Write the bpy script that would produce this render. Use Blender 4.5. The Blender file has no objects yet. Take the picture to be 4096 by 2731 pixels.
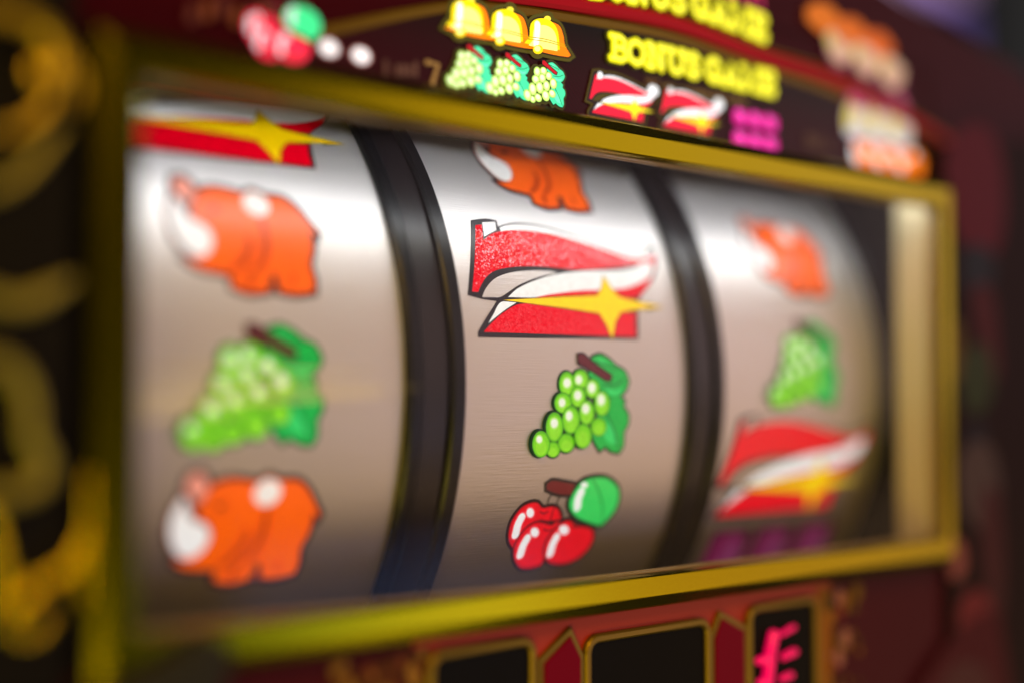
import bpy, bmesh, math, random
from mathutils import Vector, Matrix
random.seed(7)
SC = bpy.context.scene
COL = SC.collection
MM = 0.001
R8 = math.radians

# ------------------------------------------------------------------ camera, world, lamps, exposure
cam_d = bpy.data.cameras.new("camera")
cam = bpy.data.objects.new("camera", cam_d)
COL.objects.link(cam)
SC.camera = cam
cam.location = (0.0, -0.300, 0.0)
cam.rotation_euler = (R8(90 + 2.174), 0.0, R8(48.14 - 90.0))
cam_d.sensor_width = 36.0
cam_d.lens = 50.0
cam_d.clip_start = 0.01
cam_d.clip_end = 100.0
cam_d.dof.use_dof = True
cam_d.dof.focus_distance = 0.442
cam_d.dof.aperture_fstop = 1.45

world = bpy.data.worlds.new("World")
SC.world = world
world.use_nodes = True
bg = world.node_tree.nodes["Background"]
bg.inputs[0].default_value = (0.85, 0.80, 0.78, 1)
bg.inputs[1].default_value = 0.026

SC.view_settings.view_transform = 'Standard'
SC.view_settings.look = 'None'
SC.view_settings.exposure = 0.0
SC.view_settings.gamma = 1.0


def area(name, loc, target, sx, sy, radiance, color):
    """rectangular soft lamp; radiance in W/sr/m2 (area lamp power = radiance * area * pi * 4/4)"""
    d = bpy.data.lights.new(name, 'AREA')
    d.shape = 'RECTANGLE'
    d.size = sx
    d.size_y = sy
    d.energy = radiance * sx * sy * math.pi
    d.color = color
    o = bpy.data.objects.new(name, d)
    o.location = loc
    o.rotation_euler = (Vector(target) - Vector(loc)).to_track_quat('-Z', 'Y').to_euler()
    COL.objects.link(o)
    return o


# hall lights in front of the machine (the room the picture was taken in)
area("hall_light", (1.66, -0.95, 0.36), (0.32, 0.0, 0.0), 1.25, 0.80, 1.40, (1.0, 0.71, 0.72))
area("hall_light", (1.56, -0.92, -0.52), (0.32, 0.0, 0.0), 1.1, 0.85, 1.25, (1.0, 0.60, 0.34))
area("hall_light", (0.84, -0.80, -0.21), (0.24, 0.0, -0.05), 0.30, 0.13, 3.2, (0.34, 0.47, 1.0))
area("deck_light", (0.66, -0.17, -0.66), (0.20, 0.0, -0.06), 0.16, 0.12, 1.7, (1.0, 0.84, 0.08))
area("hall_light", (-0.34, -0.55, -0.45), (0.14, 0.0, -0.03), 0.40, 0.36, 7.5, (1.0, 0.78, 0.10))
area("hall_light", (-0.20, -0.55, 0.62), (0.12, 0.0, 0.07), 0.55, 0.45, 9.0, (1.0, 0.56, 0.06))


# ------------------------------------------------------------------ helpers
def lin(c):
    return tuple(((v / 255.0) / 12.92 if v <= 10.3 else ((v / 255.0 + 0.055) / 1.055) ** 2.4) for v in c)


def nodes(m):
    m.use_nodes = True
    return m.node_tree.nodes, m.node_tree.links, m.node_tree.nodes["Principled BSDF"]


def mat(name, rgb, rough=0.5, metal=0.0, spec=0.5, bump=0.0, bscale=400.0, var=0.0, coat=0.0, stretch=None):
    m = bpy.data.materials.new(name)
    N, L, P = nodes(m)
    P.inputs["Base Color"].default_value = (*rgb, 1)
    P.inputs["Roughness"].default_value = rough
    P.inputs["Metallic"].default_value = metal
    P.inputs["Specular IOR Level"].default_value = spec
    P.inputs["Coat Weight"].default_value = coat
    if bump or var:
        tc = N.new("ShaderNodeTexCoord")
        mp = N.new("ShaderNodeMapping")
        if stretch:
            mp.inputs["Scale"].default_value = stretch
        no = N.new("ShaderNodeTexNoise")
        no.inputs["Scale"].default_value = bscale
        no.inputs["Detail"].default_value = 4.0
        L.new(tc.outputs["Object"], mp.inputs["Vector"])
        L.new(mp.outputs["Vector"], no.inputs["Vector"])
        if bump:
            b = N.new("ShaderNodeBump")
            b.inputs["Strength"].default_value = bump
            b.inputs["Distance"].default_value = 0.0004
            L.new(no.outputs["Fac"], b.inputs["Height"])
            L.new(b.outputs["Normal"], P.inputs["Normal"])
        if var:
            mr = N.new("ShaderNodeMapRange")
            mr.inputs["To Min"].default_value = max(0.0, rough - var)
            mr.inputs["To Max"].default_value = rough + var
            L.new(no.outputs["Fac"], mr.inputs["Value"])
            L.new(mr.outputs["Result"], P.inputs["Roughness"])
    return m


M = {}
M['reel'] = mat('brushed_reel_foil', (0.72, 0.69, 0.69), 0.50, 0.80, 0.5, bump=0.25, bscale=60, var=0.04, stretch=(1.2, 40, 40))
M['rim'] = mat('glossy_black_rim', (0.004, 0.004, 0.005), 0.34, 0.0, 0.25, bump=0.03, bscale=300)
M['spacer'] = mat('matt_dark_spacer', (0.010, 0.007, 0.008), 0.36, 0.0, 0.40, bump=0.12, bscale=900)
M['black'] = mat('matt_black_plastic', (0.012, 0.012, 0.012), 0.6, 0.0, 0.3)
M['velvet'] = mat('added_baffle_velvet_black', (0.0025, 0.0025, 0.0025), 0.9, 0.0, 0.0)
M['gold'] = mat('gold_plated_trim', (0.31, 0.255, 0.002), 0.22, 1.0, 0.5, bump=0.02, bscale=250, var=0.04, stretch=(1, 30, 30))
M['dimgold'] = mat('dull_gold_trim', (0.20, 0.13, 0.010), 0.45, 0.7, 0.5, bump=0.05, bscale=300)
M['liner'] = mat('champagne_liner', (0.50, 0.43, 0.27), 0.5, 0.15, 0.5, bump=0.04, bscale=200)
M['bronze'] = mat('bronze_window_lip', (0.26, 0.18, 0.08), 0.5, 0.2, 0.4)
M['redplate'] = mat('dark_red_plate', lin((176, 0, 42)), 0.4, 0.0, 0.12)
M['crimson'] = mat('crimson_plate', lin((116, 0, 42)), 0.45, 0.0, 0.04)
M['screen'] = mat('dark_display_glass', (0.006, 0.006, 0.009), 0.3, 0.0, 0.02)
M['digit'] = mat('pink_lit_segment', (0.12, 0.0, 0.02), 0.3)
_p = M['digit'].node_tree.nodes["Principled BSDF"]
_p.inputs["Emission Color"].default_value = (*lin((255, 0, 88)), 1)
_p.inputs["Emission Strength"].default_value = 0.95


def attr_print(name, rough, glitter=True, glow=0.9, dark=0.68):
    """ink printed on the reel strip: flat colour per piece, glitter grain where the piece's alpha is 1"""
    m = bpy.data.materials.new(name)
    N, L, P = nodes(m)
    a = N.new("ShaderNodeVertexColor")
    a.layer_name = "ink"
    dk = N.new("ShaderNodeMix")
    dk.data_type = 'RGBA'
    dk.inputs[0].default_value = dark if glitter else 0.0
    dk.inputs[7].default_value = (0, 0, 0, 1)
    tcm, nm, mm_, mu = N.new("ShaderNodeTexCoord"), N.new("ShaderNodeTexNoise"), N.new("ShaderNodeMapRange"), N.new("ShaderNodeVectorMath")
    nm.inputs["Scale"].default_value = 420.0
    nm.inputs["Detail"].default_value = 6.0
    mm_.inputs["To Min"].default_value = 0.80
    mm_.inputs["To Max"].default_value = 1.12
    mu.operation = 'SCALE'
    L.new(tcm.outputs["Object"], nm.inputs["Vector"])
    L.new(nm.outputs["Fac"], mm_.inputs["Value"])
    L.new(a.outputs["Color"], mu.inputs[0])
    L.new(mm_.outputs[0], mu.inputs["Scale"])
    ink = mu.outputs[0]
    L.new(ink, dk.inputs[6])
    L.new(dk.outputs[2], P.inputs["Base Color"])
    P.inputs["Roughness"].default_value = rough
    P.inputs["Specular IOR Level"].default_value = 0.4 if glitter else 0.06
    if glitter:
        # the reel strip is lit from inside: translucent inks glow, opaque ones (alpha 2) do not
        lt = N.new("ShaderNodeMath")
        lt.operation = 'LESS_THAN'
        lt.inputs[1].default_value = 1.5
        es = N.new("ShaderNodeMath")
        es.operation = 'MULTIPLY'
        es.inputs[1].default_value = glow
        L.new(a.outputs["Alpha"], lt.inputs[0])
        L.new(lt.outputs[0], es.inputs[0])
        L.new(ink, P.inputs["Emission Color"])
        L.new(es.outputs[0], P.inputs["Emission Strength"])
        tc = N.new("ShaderNodeTexCoord")
        vo = N.new("ShaderNodeTexVoronoi")
        vo.inputs["Scale"].default_value = 2100.0
        L.new(tc.outputs["Object"], vo.inputs["Vector"])
        sub, scl, add, nrm, geo = (N.new("ShaderNodeVectorMath"), N.new("ShaderNodeVectorMath"), N.new("ShaderNodeVectorMath"),
                                   N.new("ShaderNodeVectorMath"), N.new("ShaderNodeNewGeometry"))
        sub.operation, scl.operation, add.operation, nrm.operation = 'SUBTRACT', 'SCALE', 'ADD', 'NORMALIZE'
        sub.inputs[1].default_value = (0.5, 0.5, 0.5)
        ml = N.new("ShaderNodeMath")
        ml.operation = 'MULTIPLY'
        ml.inputs[1].default_value = 0.34
        L.new(vo.outputs["Color"], sub.inputs[0])
        L.new(sub.outputs[0], scl.inputs[0])
        L.new(ml.outputs[0], scl.inputs["Scale"])
        L.new(geo.outputs["Normal"], add.inputs[0])
        L.new(scl.outputs[0], add.inputs[1])
        L.new(add.outputs[0], nrm.inputs[0])
        L.new(nrm.outputs[0], P.inputs["Normal"])
        gx = N.new("ShaderNodeMath")
        gx.operation = 'MULTIPLY'
        L.new(a.outputs["Alpha"], gx.inputs[0])
        L.new(lt.outputs[0], gx.inputs[1])
        L.new(gx.outputs[0], ml.inputs[0])
        sp = N.new("ShaderNodeMapRange")
        sp.inputs["To Min"].default_value = 0.4
        sp.inputs["To Max"].default_value = 0.36
        L.new(gx.outputs[0], sp.inputs["Value"])
        L.new(sp.outputs[0], P.inputs["Specular IOR Level"])
        rg = N.new("ShaderNodeMapRange")
        rg.inputs["To Min"].default_value = rough
        rg.inputs["To Max"].default_value = 0.13
        L.new(gx.outputs[0], rg.inputs["Value"])
        L.new(rg.outputs[0], P.inputs["Roughness"])
    return m


def attr_lit(name, strength):
    """backlit print: the ink colour glows"""
    m = bpy.data.materials.new(name)
    N, L, P = nodes(m)
    a = N.new("ShaderNodeVertexColor")
    a.layer_name = "ink"
    P.inputs["Base Color"].default_value = (0.01, 0.01, 0.01, 1)
    P.inputs["Roughness"].default_value = 0.3
    P.inputs["Specular IOR Level"].default_value = 0.12
    L.new(a.outputs["Color"], P.inputs["Emission Color"])
    P.inputs["Emission Strength"].default_value = strength
    return m


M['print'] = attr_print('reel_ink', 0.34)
M['dimprint'] = attr_print('reel_ink_shaded_top', 0.34, True, 0.10, 0.15)  # backlight fall-off above the lit rows, set as a weaker ink glow
M['dark'] = attr_print('reel_ink_shaded_bottom', 0.34, True, 0.16)  # same ink with its glow lowered to paint the dim bottom row
M['lit'] = attr_lit('backlit_ink', 1.4)
M['panelprint'] = attr_print('panel_ink', 0.4, False)


def link(name, me, parent=None, mats=()):
    o = bpy.data.objects.new(name, me)
    COL.objects.link(o)
    for m in mats:
        me.materials.append(m)
    if parent:
        o.parent = parent
    return o


def empty(name, loc=(0, 0, 0), parent=None):
    o = bpy.data.objects.new(name, None)
    o.empty_display_size = 0.05
    COL.objects.link(o)
    o.location = loc
    if parent:
        o.parent = parent
    return o


def mesh(name, verts, faces, parent=None, mats=(), smooth=False):
    me = bpy.data.meshes.new(name)
    me.from_pydata([tuple(v) for v in verts], [], faces)
    me.validate()
    bm = bmesh.new()
    bm.from_mesh(me)
    bmesh.ops.recalc_face_normals(bm, faces=bm.faces)
    bm.to_mesh(me)
    bm.free()
    if smooth:
        for p in me.polygons:
            p.use_smooth = True
    return link(name, me, parent, mats)


def box(name, x0, x1, y0, y1, z0, z1, parent, mats, bevel=0.0):
    bm = bmesh.new()
    bmesh.ops.create_cube(bm, size=1.0)
    for v in bm.verts:
        v.co = Vector(((x0 + x1) / 2 + v.co.x * (x1 - x0), (y0 + y1) / 2 + v.co.y * (y1 - y0), (z0 + z1) / 2 + v.co.z * (z1 - z0)))
    if bevel:
        bmesh.ops.bevel(bm, geom=bm.edges[:], offset=bevel, segments=3, profile=0.5, affect='EDGES')
    me = bpy.data.meshes.new(name)
    bm.to_mesh(me)
    bm.free()
    return link(name, me, parent, mats)


def smooth_pts(pts, n=5, corner=50.0, closed=True):
    """Catmull-Rom through pts; a vertex that turns by more than `corner` degrees stays sharp"""
    P = [Vector(p[:2]) for p in pts]
    k = len(P)
    out = []
    tang = []
    for i in range(k):
        a, b, c = P[i - 1], P[i], P[(i + 1) % k]
        if not closed and i in (0, k - 1):
            tang.append(None)
            continue
        d1, d2 = b - a, c - b
        if d1.length < 1e-9 or d2.length < 1e-9:
            tang.append(None)
            continue
        ang = math.degrees(d1.angle(d2))
        tang.append(None if ang > corner else (c - a).normalized())
    for i in range(k if closed else k - 1):
        a, b = P[i], P[(i + 1) % k]
        l = (b - a).length
        ta = (tang[i] * l) if tang[i] is not None else (b - a)
        tb = (tang[(i + 1) % k] * l) if tang[(i + 1) % k] is not None else (b - a)
        for s in range(n):
            t = s / n
            h00, h10 = 2 * t ** 3 - 3 * t * t + 1, t ** 3 - 2 * t * t + t
            h01, h11 = -2 * t ** 3 + 3 * t * t, t ** 3 - t * t
            out.append(h00 * a + h10 * ta + h01 * b + h11 * tb)
    if not closed:
        out.append(P[-1])
    return [tuple(p) for p in out]


def area2(p):
    return sum(p[i - 1][0] * p[i][1] - p[i][0] * p[i - 1][1] for i in range(len(p)))


def grow(pts, d):
    """outline moved outwards by d"""
    if area2(pts) < 0:
        pts = pts[::-1]
    k = len(pts)
    out = []
    for i in range(k):
        a, b, c = Vector(pts[i - 1][:2]), Vector(pts[i][:2]), Vector(pts[(i + 1) % k][:2])
        n1 = Vector(((b - a).y, -(b - a).x))
        n2 = Vector(((c - b).y, -(c - b).x))
        n1 = n1.normalized() if n1.length > 1e-9 else n2.normalized()
        n2 = n2.normalized() if n2.length > 1e-9 else n1
        n = n1 + n2
        n = n.normalized() if n.length > 1e-6 else n1
        m = min(1.6, 1.0 / max(0.35, n.dot(n1)))
        out.append(tuple(b + n * d * m))
    return out


def ribbon(pts, w, sm=True, taper=None):
    """a brush stroke of width w along an open line, as one outline with rounded ends"""
    P = smooth_pts(pts, 5, 70, False) if sm and len(pts) > 2 else pts
    P = [Vector(p[:2]) for p in P]
    Lf, Rt = [], []
    k = len(P)
    for i in range(k):
        t = (P[min(i + 1, k - 1)] - P[max(i - 1, 0)]).normalized()
        n = Vector((-t.y, t.x))
        ww = w / 2 * (1.0 if taper is None else taper + (1 - taper) * math.sin(math.pi * (0.1 + 0.8 * i / max(1, k - 1))))
        Lf.append(P[i] + n * ww)
        Rt.append(P[i] - n * ww)
    def cap(c, frm):
        v = frm - c
        return [c + Matrix.Rotation(-math.pi * j / 6, 2) @ v for j in range(1, 6)]
    return [tuple(v) for v in Lf + cap(P[-1], Lf[-1]) + Rt[::-1] + cap(P[0], Rt[0])]


def ell(e, s=1.0, dx=0.0, dy=0.0, n=26, add=0.0):
    cx, cy, ax, ay, bx, by = e
    la, lb = math.hypot(ax, ay), math.hypot(bx, by)
    fa, fb = s * (1 + add / la), s * (1 + add / lb)
    return [(cx + dx + fa * ax * math.cos(t) + fb * bx * math.sin(t), cy + dy + fa * ay * math.cos(t) + fb * by * math.sin(t))
            for t in (2 * math.pi * i / n for i in range(n))]


class Art:
    """flat print built up layer by layer; pts in mm on the printed sheet"""
    STEP = 0.012 * MM

    def __init__(self):
        self.items = []

    def poly(self, pts, rgb, sm=True, alpha=0.0, n=5, corner=50.0):
        if sm:
            pts = smooth_pts(pts, n, corner)
        self.items.append((pts, lin(rgb), alpha))

    def raw(self, pts, rgb, alpha=0.0):
        self.items.append((pts, lin(rgb), alpha))

    def build(self, name, parent, material, fmap, s=1.0, o=(0.0, 0.0), cyl=False, base=0.04 * MM, skew=0.0):
        V, Fc, cols = [], [], []
        for i, (pts, c, al) in enumerate(self.items):
            q = [(o[0] + s * p[0], o[1] + s * p[1] + skew * s * p[0]) for p in pts]
            if area2(q) < 0:
                q = q[::-1]
            bm = bmesh.new()
            try:
                f = bm.faces.new([bm.verts.new((x, y, 0)) for x, y in q])
            except ValueError:
                bm.free()
                continue
            f.normal_update()
            bmesh.ops.triangulate(bm, faces=[f])
            if cyl:
                v0, v1 = min(p[1] for p in q), max(p[1] for p in q)
                z = math.ceil(v0 / 2.0) * 2.0
                while z < v1:
                    bmesh.ops.bisect_plane(bm, geom=bm.verts[:] + bm.edges[:] + bm.faces[:], plane_co=(0, z, 0), plane_no=(0, 1, 0))
                    z += 2.0
            lift = base + i * self.STEP
            b0 = len(V)
            bm.verts.index_update()
            for v in bm.verts:
                V.append(fmap(v.co.x, v.co.y, lift))
            for f in bm.faces:
                Fc.append([b0 + v.index for v in f.verts])
                cols.append((*c, al))
            bm.free()
        me = bpy.data.meshes.new(name)
        me.from_pydata(V, [], Fc)
        ca = me.color_attributes.new("ink", 'FLOAT_COLOR', 'CORNER')
        foil = any(c[3] > 2.5 for c in cols)
        for p in me.polygons:
            for li in p.loop_indices:
                ca.data[li].color = cols[p.index]
            if cols[p.index][3] > 2.5:          # bare reel foil shows through the print
                p.material_index = 1
        return link(name, me, parent, (material, M['reel']) if foil else (material,))


SEVEN = dict(
  outer=[(7.73,38.66),(14.43,39.92),(18.92,39.69),(18.8,37.43),(22.31,38.66),(27.79,39.65),(37.38,39.68),(47.97,38.2),(58.66,36.1),(67.28,33.97),(75.43,32.52),(81.38,32.58),(85.5,33.47),(87.23,35.73),(91.01,36.23),(91.21,32.54),(88.8,27.06),(84.9,22.39),(79.95,18.51),(77.04,16.06),(75.03,11.94),(73.01,1.21),(1.79,-0.0),(2.2,1.98),(11.04,11.62),(4.7,12.12),(-0.48,12.97)],
  gap=[(5.39,12.62),(7.34,15.41),(11.75,18.87),(18.5,21.24),(27.27,22.51),(36.03,22.93),(39.91,22.62),(31.06,20.66),(21.76,17.47),(16.12,14.58),(12.51,12.96)],
  notch=[(12.4,38.28),(18.03,38.99),(17.33,35.87),(14.18,34.54),(11.45,33.08)],
  topwhite=[(19.16,36.93),(22.08,38.02),(27.53,38.96),(37.11,39.03),(47.69,37.5),(58.38,35.4),(66.97,33.2),(75.09,31.67),(81.07,31.8),(85.7,32.71),(90.03,35.17),(89.73,32.05),(87.59,29.23),(79.88,28.71),(70.53,29.92),(57.45,33.02),(44.44,34.93),(31.61,36.04),(22.97,35.83),(19.44,35.34)],
  red=[(9.09,36.98),(11.9,37.45),(10.63,31.81),(14.97,34.43),(21.4,36.16),(27.59,36.85),(36.33,36.99),(44.95,36.26),(55.64,34.36),(64.37,32.62),(73.24,30.67),(79.37,29.98),(85.24,30.96),(89.63,32.43),(88.64,29.3),(87.24,26.96),(84.5,23.46),(82.43,28.88),(74.44,27.31),(64.28,25.77),(49.84,24.28),(36.46,24.39),(27.71,24.1),(18.99,23.1),(12.39,21.52),(8.13,18.98),(4.98,15.6),(4.1,14.23),(1.6,14.16)],
  swoosh=[(16.03,13.13),(20.61,16.1),(28.53,19.17),(37.89,21.74),(49.65,23.67),(59.15,24.51),(68.88,25.23),(76.66,26.64),(82.43,28.88),(87.07,29.2),(86.19,26.14),(83.48,23.4),(71.8,19.15),(61.88,17.85),(47.72,16.68),(33.95,14.75),(27.66,13.59)],
  sliver=[(27.66,13.59),(33.96,14.81),(47.74,16.78),(61.9,17.92),(71.8,19.15),(79.95,21.74),(85.52,24.25),(82.64,20.81),(78.24,17.71),(75.25,15.79),(56.36,14.55)],
  lowred=[(4.35,1.74),(7.9,4.62),(13.28,8.09),(20.41,11.09),(33.26,11.49),(74.38,10.19),(72.72,8.75),(71.92,2.09)],
  lowwhite=[(6.47,4.42),(8.64,6.98),(12.83,11.39),(19.24,11.52),(14.26,9.08),(9.33,6.22)],
  star=[(14.0,12.17),(29.34,13.44),(49.55,14.9),(56.66,15.76),(58.66,18.1),(60.92,20.31),(62.77,19.36),(65.36,16.71),(70.87,15.76),(77.05,15.18),(84.45,13.04),(77.17,11.69),(71.93,10.09),(65.87,8.66),(64.01,6.4),(60.63,1.45),(58.66,2.39),(57.81,5.85),(56.2,9.64),(48.51,10.16),(33.19,11.16),(20.56,11.9)],
  tail=[(4.79,12.59),(14.13,12.88),(20.76,12.87),(20.5,11.57),(13.9,11.66),(4.68,12.02)],
  tip=[(79.77,14.25),(87.46,13.0),(79.0,11.06)],
)
GRAPE = dict(
  balls=[(11.65,0.0,2.99,-0.08,-0.35,2.45),(17.18,1.93,3.58,-0.08,-0.38,2.97),(31.23,6.88,3.53,-0.05,-0.27,2.88),(16.11,20.86,3.38,0.02,0.09,3.7),(22.21,22.31,3.44,0.03,0.1,2.96),(27.44,19.37,3.23,0.01,0.03,2.98),(31.97,14.44,3.54,-0.01,-0.1,3.91),(20.77,16.79,3.42,-0.0,-0.03,3.33),(14.09,14.76,3.71,-0.01,-0.08,3.17),(24.79,11.63,3.36,-0.03,-0.19,3.87),(17.77,9.38,3.83,-0.04,-0.28,4.35),(23.69,4.13,3.83,-0.07,-0.42,3.89),(10.59,7.18,3.68,-0.05,-0.36,4.56),(5.33,1.94,3.7,-0.08,-0.49,4.06)],
  lights=[(4.27,3.49,1.37,-0.03,-0.15,1.27),(10.29,8.45,1.74,-0.02,-0.13,1.65),(16.12,21.12,1.77,0.01,0.03,1.66),(21.3,22.17,1.62,0.01,0.04,1.54),(27.08,19.63,1.83,0.01,0.01,1.81),(20.59,17.17,1.8,0.0,-0.02,1.66),(13.56,14.89,1.58,-0.0,-0.05,1.52),(16.79,10.67,1.6,-0.01,-0.11,1.66),(24.17,12.92,1.82,-0.01,-0.08,1.68),(31.37,15.74,1.85,-0.0,-0.05,1.95),(22.88,6.48,1.81,-0.03,-0.17,1.68)],
  leaf=[(26.69,25.84),(28.39,29.51),(32.15,30.36),(36.49,28.6),(39.0,26.79),(43.09,24.99),(44.9,21.82),(43.35,18.9),(40.71,16.78),(43.04,15.19),(42.37,13.08),(44.81,10.94),(45.08,7.74),(43.46,5.1),(43.72,0.54),(42.22,-1.85),(38.32,-1.21),(35.42,0.47),(33.06,-1.07),(29.97,2.18),(28.88,4.82),(31.75,15.22),(30.94,20.43),(26.22,23.5)],
  veins=[[(28.66,28.21),(33.77,27.24),(38.94,25.73)],[(43.0,22.6),(38.41,20.73),(32.79,20.44)],[(35.36,10.5),(38.89,5.18),(42.03,-0.77)],[(36.55,16.78),(35.54,13.64),(35.03,9.98)]],
  pale=[[(33.53,19.92),(38.4,18.89),(42.2,19.95),(40.31,17.57),(36.54,17.31)],[(33.33,4.74),(35.89,8.65),(38.51,5.18),(40.62,0.88),(36.75,1.5)],[(29.82,29.01),(32.41,29.05),(35.66,27.53),(32.32,27.74)]],
  stem=[(21.72,30.16),(24.08,30.34),(28.26,27.68),(36.59,23.6),(36.17,22.02),(33.93,22.27),(26.67,25.58),(21.71,27.58)],
)
CHERRY = dict(
  c1=[(9.56,12.43),(9.49,16.89),(12.19,21.11),(15.77,22.6),(18.91,22.43),(21.63,20.58),(25.65,20.84),(28.48,19.94),(30.75,17.31),(31.01,16.03),(25.95,15.84),(21.35,16.39),(17.01,14.42),(15.31,11.26),(13.04,7.33),(10.86,9.56)],
  c2=[(14.54,4.6),(13.59,8.32),(15.17,12.53),(18.03,15.1),(21.56,15.75),(25.32,14.87),(27.78,14.2),(29.54,15.61),(31.45,14.73),(29.08,12.32),(27.27,8.56),(27.34,5.11),(29.1,0.89),(28.19,-0.69),(23.72,-1.37),(19.66,-0.71),(16.45,1.77)],
  c3=[(27.96,3.98),(26.92,7.8),(28.37,11.6),(31.45,14.73),(35.08,15.51),(38.41,13.49),(42.68,12.69),(46.87,11.34),(48.72,8.8),(48.43,5.01),(45.65,1.36),(41.49,-0.52),(36.03,-0.86),(31.11,0.71)],
  dots=[(16.56,19.27,1.58,-0.09,-0.47,1.61),(20.7,12.27,1.77,-0.13,-0.58,1.69),(33.62,12.26,2.17,-0.15,-0.61,1.72)],
  bars=[[(13.29,17.88),(12.52,15.46),(12.61,11.96)],[(18.13,10.28),(17.29,7.51),(17.42,4.35)],[(31.11,9.84),(30.44,6.99),(30.79,3.74)]],
  creases=[[(20.73,19.4),(22.48,18.8),(24.21,19.32)],[(26.38,20.56),(26.18,18.09),(26.19,16.08)],[(24.32,13.16),(26.45,12.5),(28.89,12.85)],[(36.82,13.34),(38.7,12.7),(40.44,13.36)]],
  leaf=[(32.71,21.95),(33.7,25.35),(36.71,28.88),(42.36,30.11),(48.19,29.63),(53.74,26.66),(55.91,22.76),(55.59,18.4),(53.29,15.14),(50.83,12.53),(45.62,13.8),(38.07,16.35),(34.22,19.12)],
  leafdot=(37.98,27.72,1.67,-0.07,-0.25,0.99),
  leafbar=[(37.17,25.18),(36.48,22.99),(36.98,20.22)],
  vein=[(41.53,29.41),(46.32,24.0),(49.65,17.71),(50.68,12.94)],
  stem=[(21.39,28.56),(23.36,29.55),(27.94,29.0),(33.98,28.02),(33.24,24.63),(28.99,24.84),(24.92,25.76),(21.8,26.87)],
  stalk=[[(24.48,25.06),(23.59,23.65),(23.44,21.95)],[(28.15,24.39),(27.85,23.19),(27.63,21.72)]],
)
RHINO = dict(
  body=[(11.03,24.65),(13.27,28.58),(18.43,30.26),(23.72,29.74),(27.07,29.23),(30.36,30.63),(34.19,29.41),(39.84,29.12),(43.67,26.21),(46.41,22.34),(48.75,19.06),(48.04,18.0),(46.4,20.31),(46.33,14.32),(44.45,9.21),(45.08,4.64),(44.6,1.27),(38.13,0.42),(33.45,0.97),(33.15,5.28),(31.45,5.71),(30.08,0.93),(24.08,0.12),(19.14,1.39),(19.0,4.84),(14.08,5.44),(9.27,6.29),(5.52,8.47),(10.7,8.82),(14.47,11.95),(15.29,15.2),(13.97,18.59),(10.97,20.22),(9.4,21.99)],
  horn=[(5.05,25.98),(6.2,24.99),(7.24,22.06),(8.97,19.77),(12.28,18.44),(14.36,16.19),(14.47,13.27),(12.55,10.24),(9.66,9.14),(6.59,10.34),(4.12,13.52),(2.8,17.61),(2.99,21.64)],
  ear=[(6.47,31.85),(9.24,32.62),(11.33,30.97),(12.07,28.16),(10.25,24.85),(8.41,25.22),(6.89,27.02),(5.46,28.56)],
  spot=(29.93,27.76,3.58,0.38,0.89,3.53),
  eye=(16.56,23.24,1.72,0.17,0.22,1.03),
  seams=[[(30.98,23.51),(31.41,18.73),(31.01,13.73),(29.18,9.01),(25.67,5.89)],[(26.07,16.07),(25.91,12.8),(22.89,8.33),(19.41,5.77)],[(25.27,5.08),(24.34,3.47),(24.23,1.4)],[(38.4,5.59),(38.2,3.19)]],
  tail=[(46.78,20.63),(48.62,18.48),(49.63,15.99),(47.85,16.41),(47.1,15.79)],
)
BELL = dict(
  body=[(-1.33,17.17),(-0.84,21.06),(1.09,22.96),(4.98,24.01),(8.59,23.32),(10.57,21.37),(11.4,17.63),(11.56,15.18),(3.67,14.9),(-3.4,14.92),(-1.81,16.61)],
  side=[(7.93,23.57),(11.57,22.75),(13.24,19.88),(13.9,17.07),(16.42,14.31),(15.24,13.59),(4.97,13.31),(-3.72,14.04),(-2.76,14.55),(5.3,14.69),(11.56,15.11),(11.4,17.63),(10.24,21.31)],
  knob=(6.29,24.12,1.48,0.26,0.0,0.96),
  clap=(2.21,13.82,2.11,0.34,0.0,1.43),
  shine=[(2.06,21.57),(1.89,18.67),(1.4,15.48)],
  bands=[[(-1.49,17.14),(5.3,17.57),(13.9,17.19)],[(-2.13,16.32),(5.3,16.85),(14.4,16.55)]],
)
ARCH = [(211.8,98.6),(256.8,114.2),(277.2,118.4),(314.8,121.5),(361.1,123.5),(409.2,120.0),(454.8,117.6),(492.0,111.0),(533.4,102.0),(546.0,86.0),(548.0,66.0)]


# ------------------------------------------------------------------ artwork of the symbols (mm)
BLK = (30, 24, 30)


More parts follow.
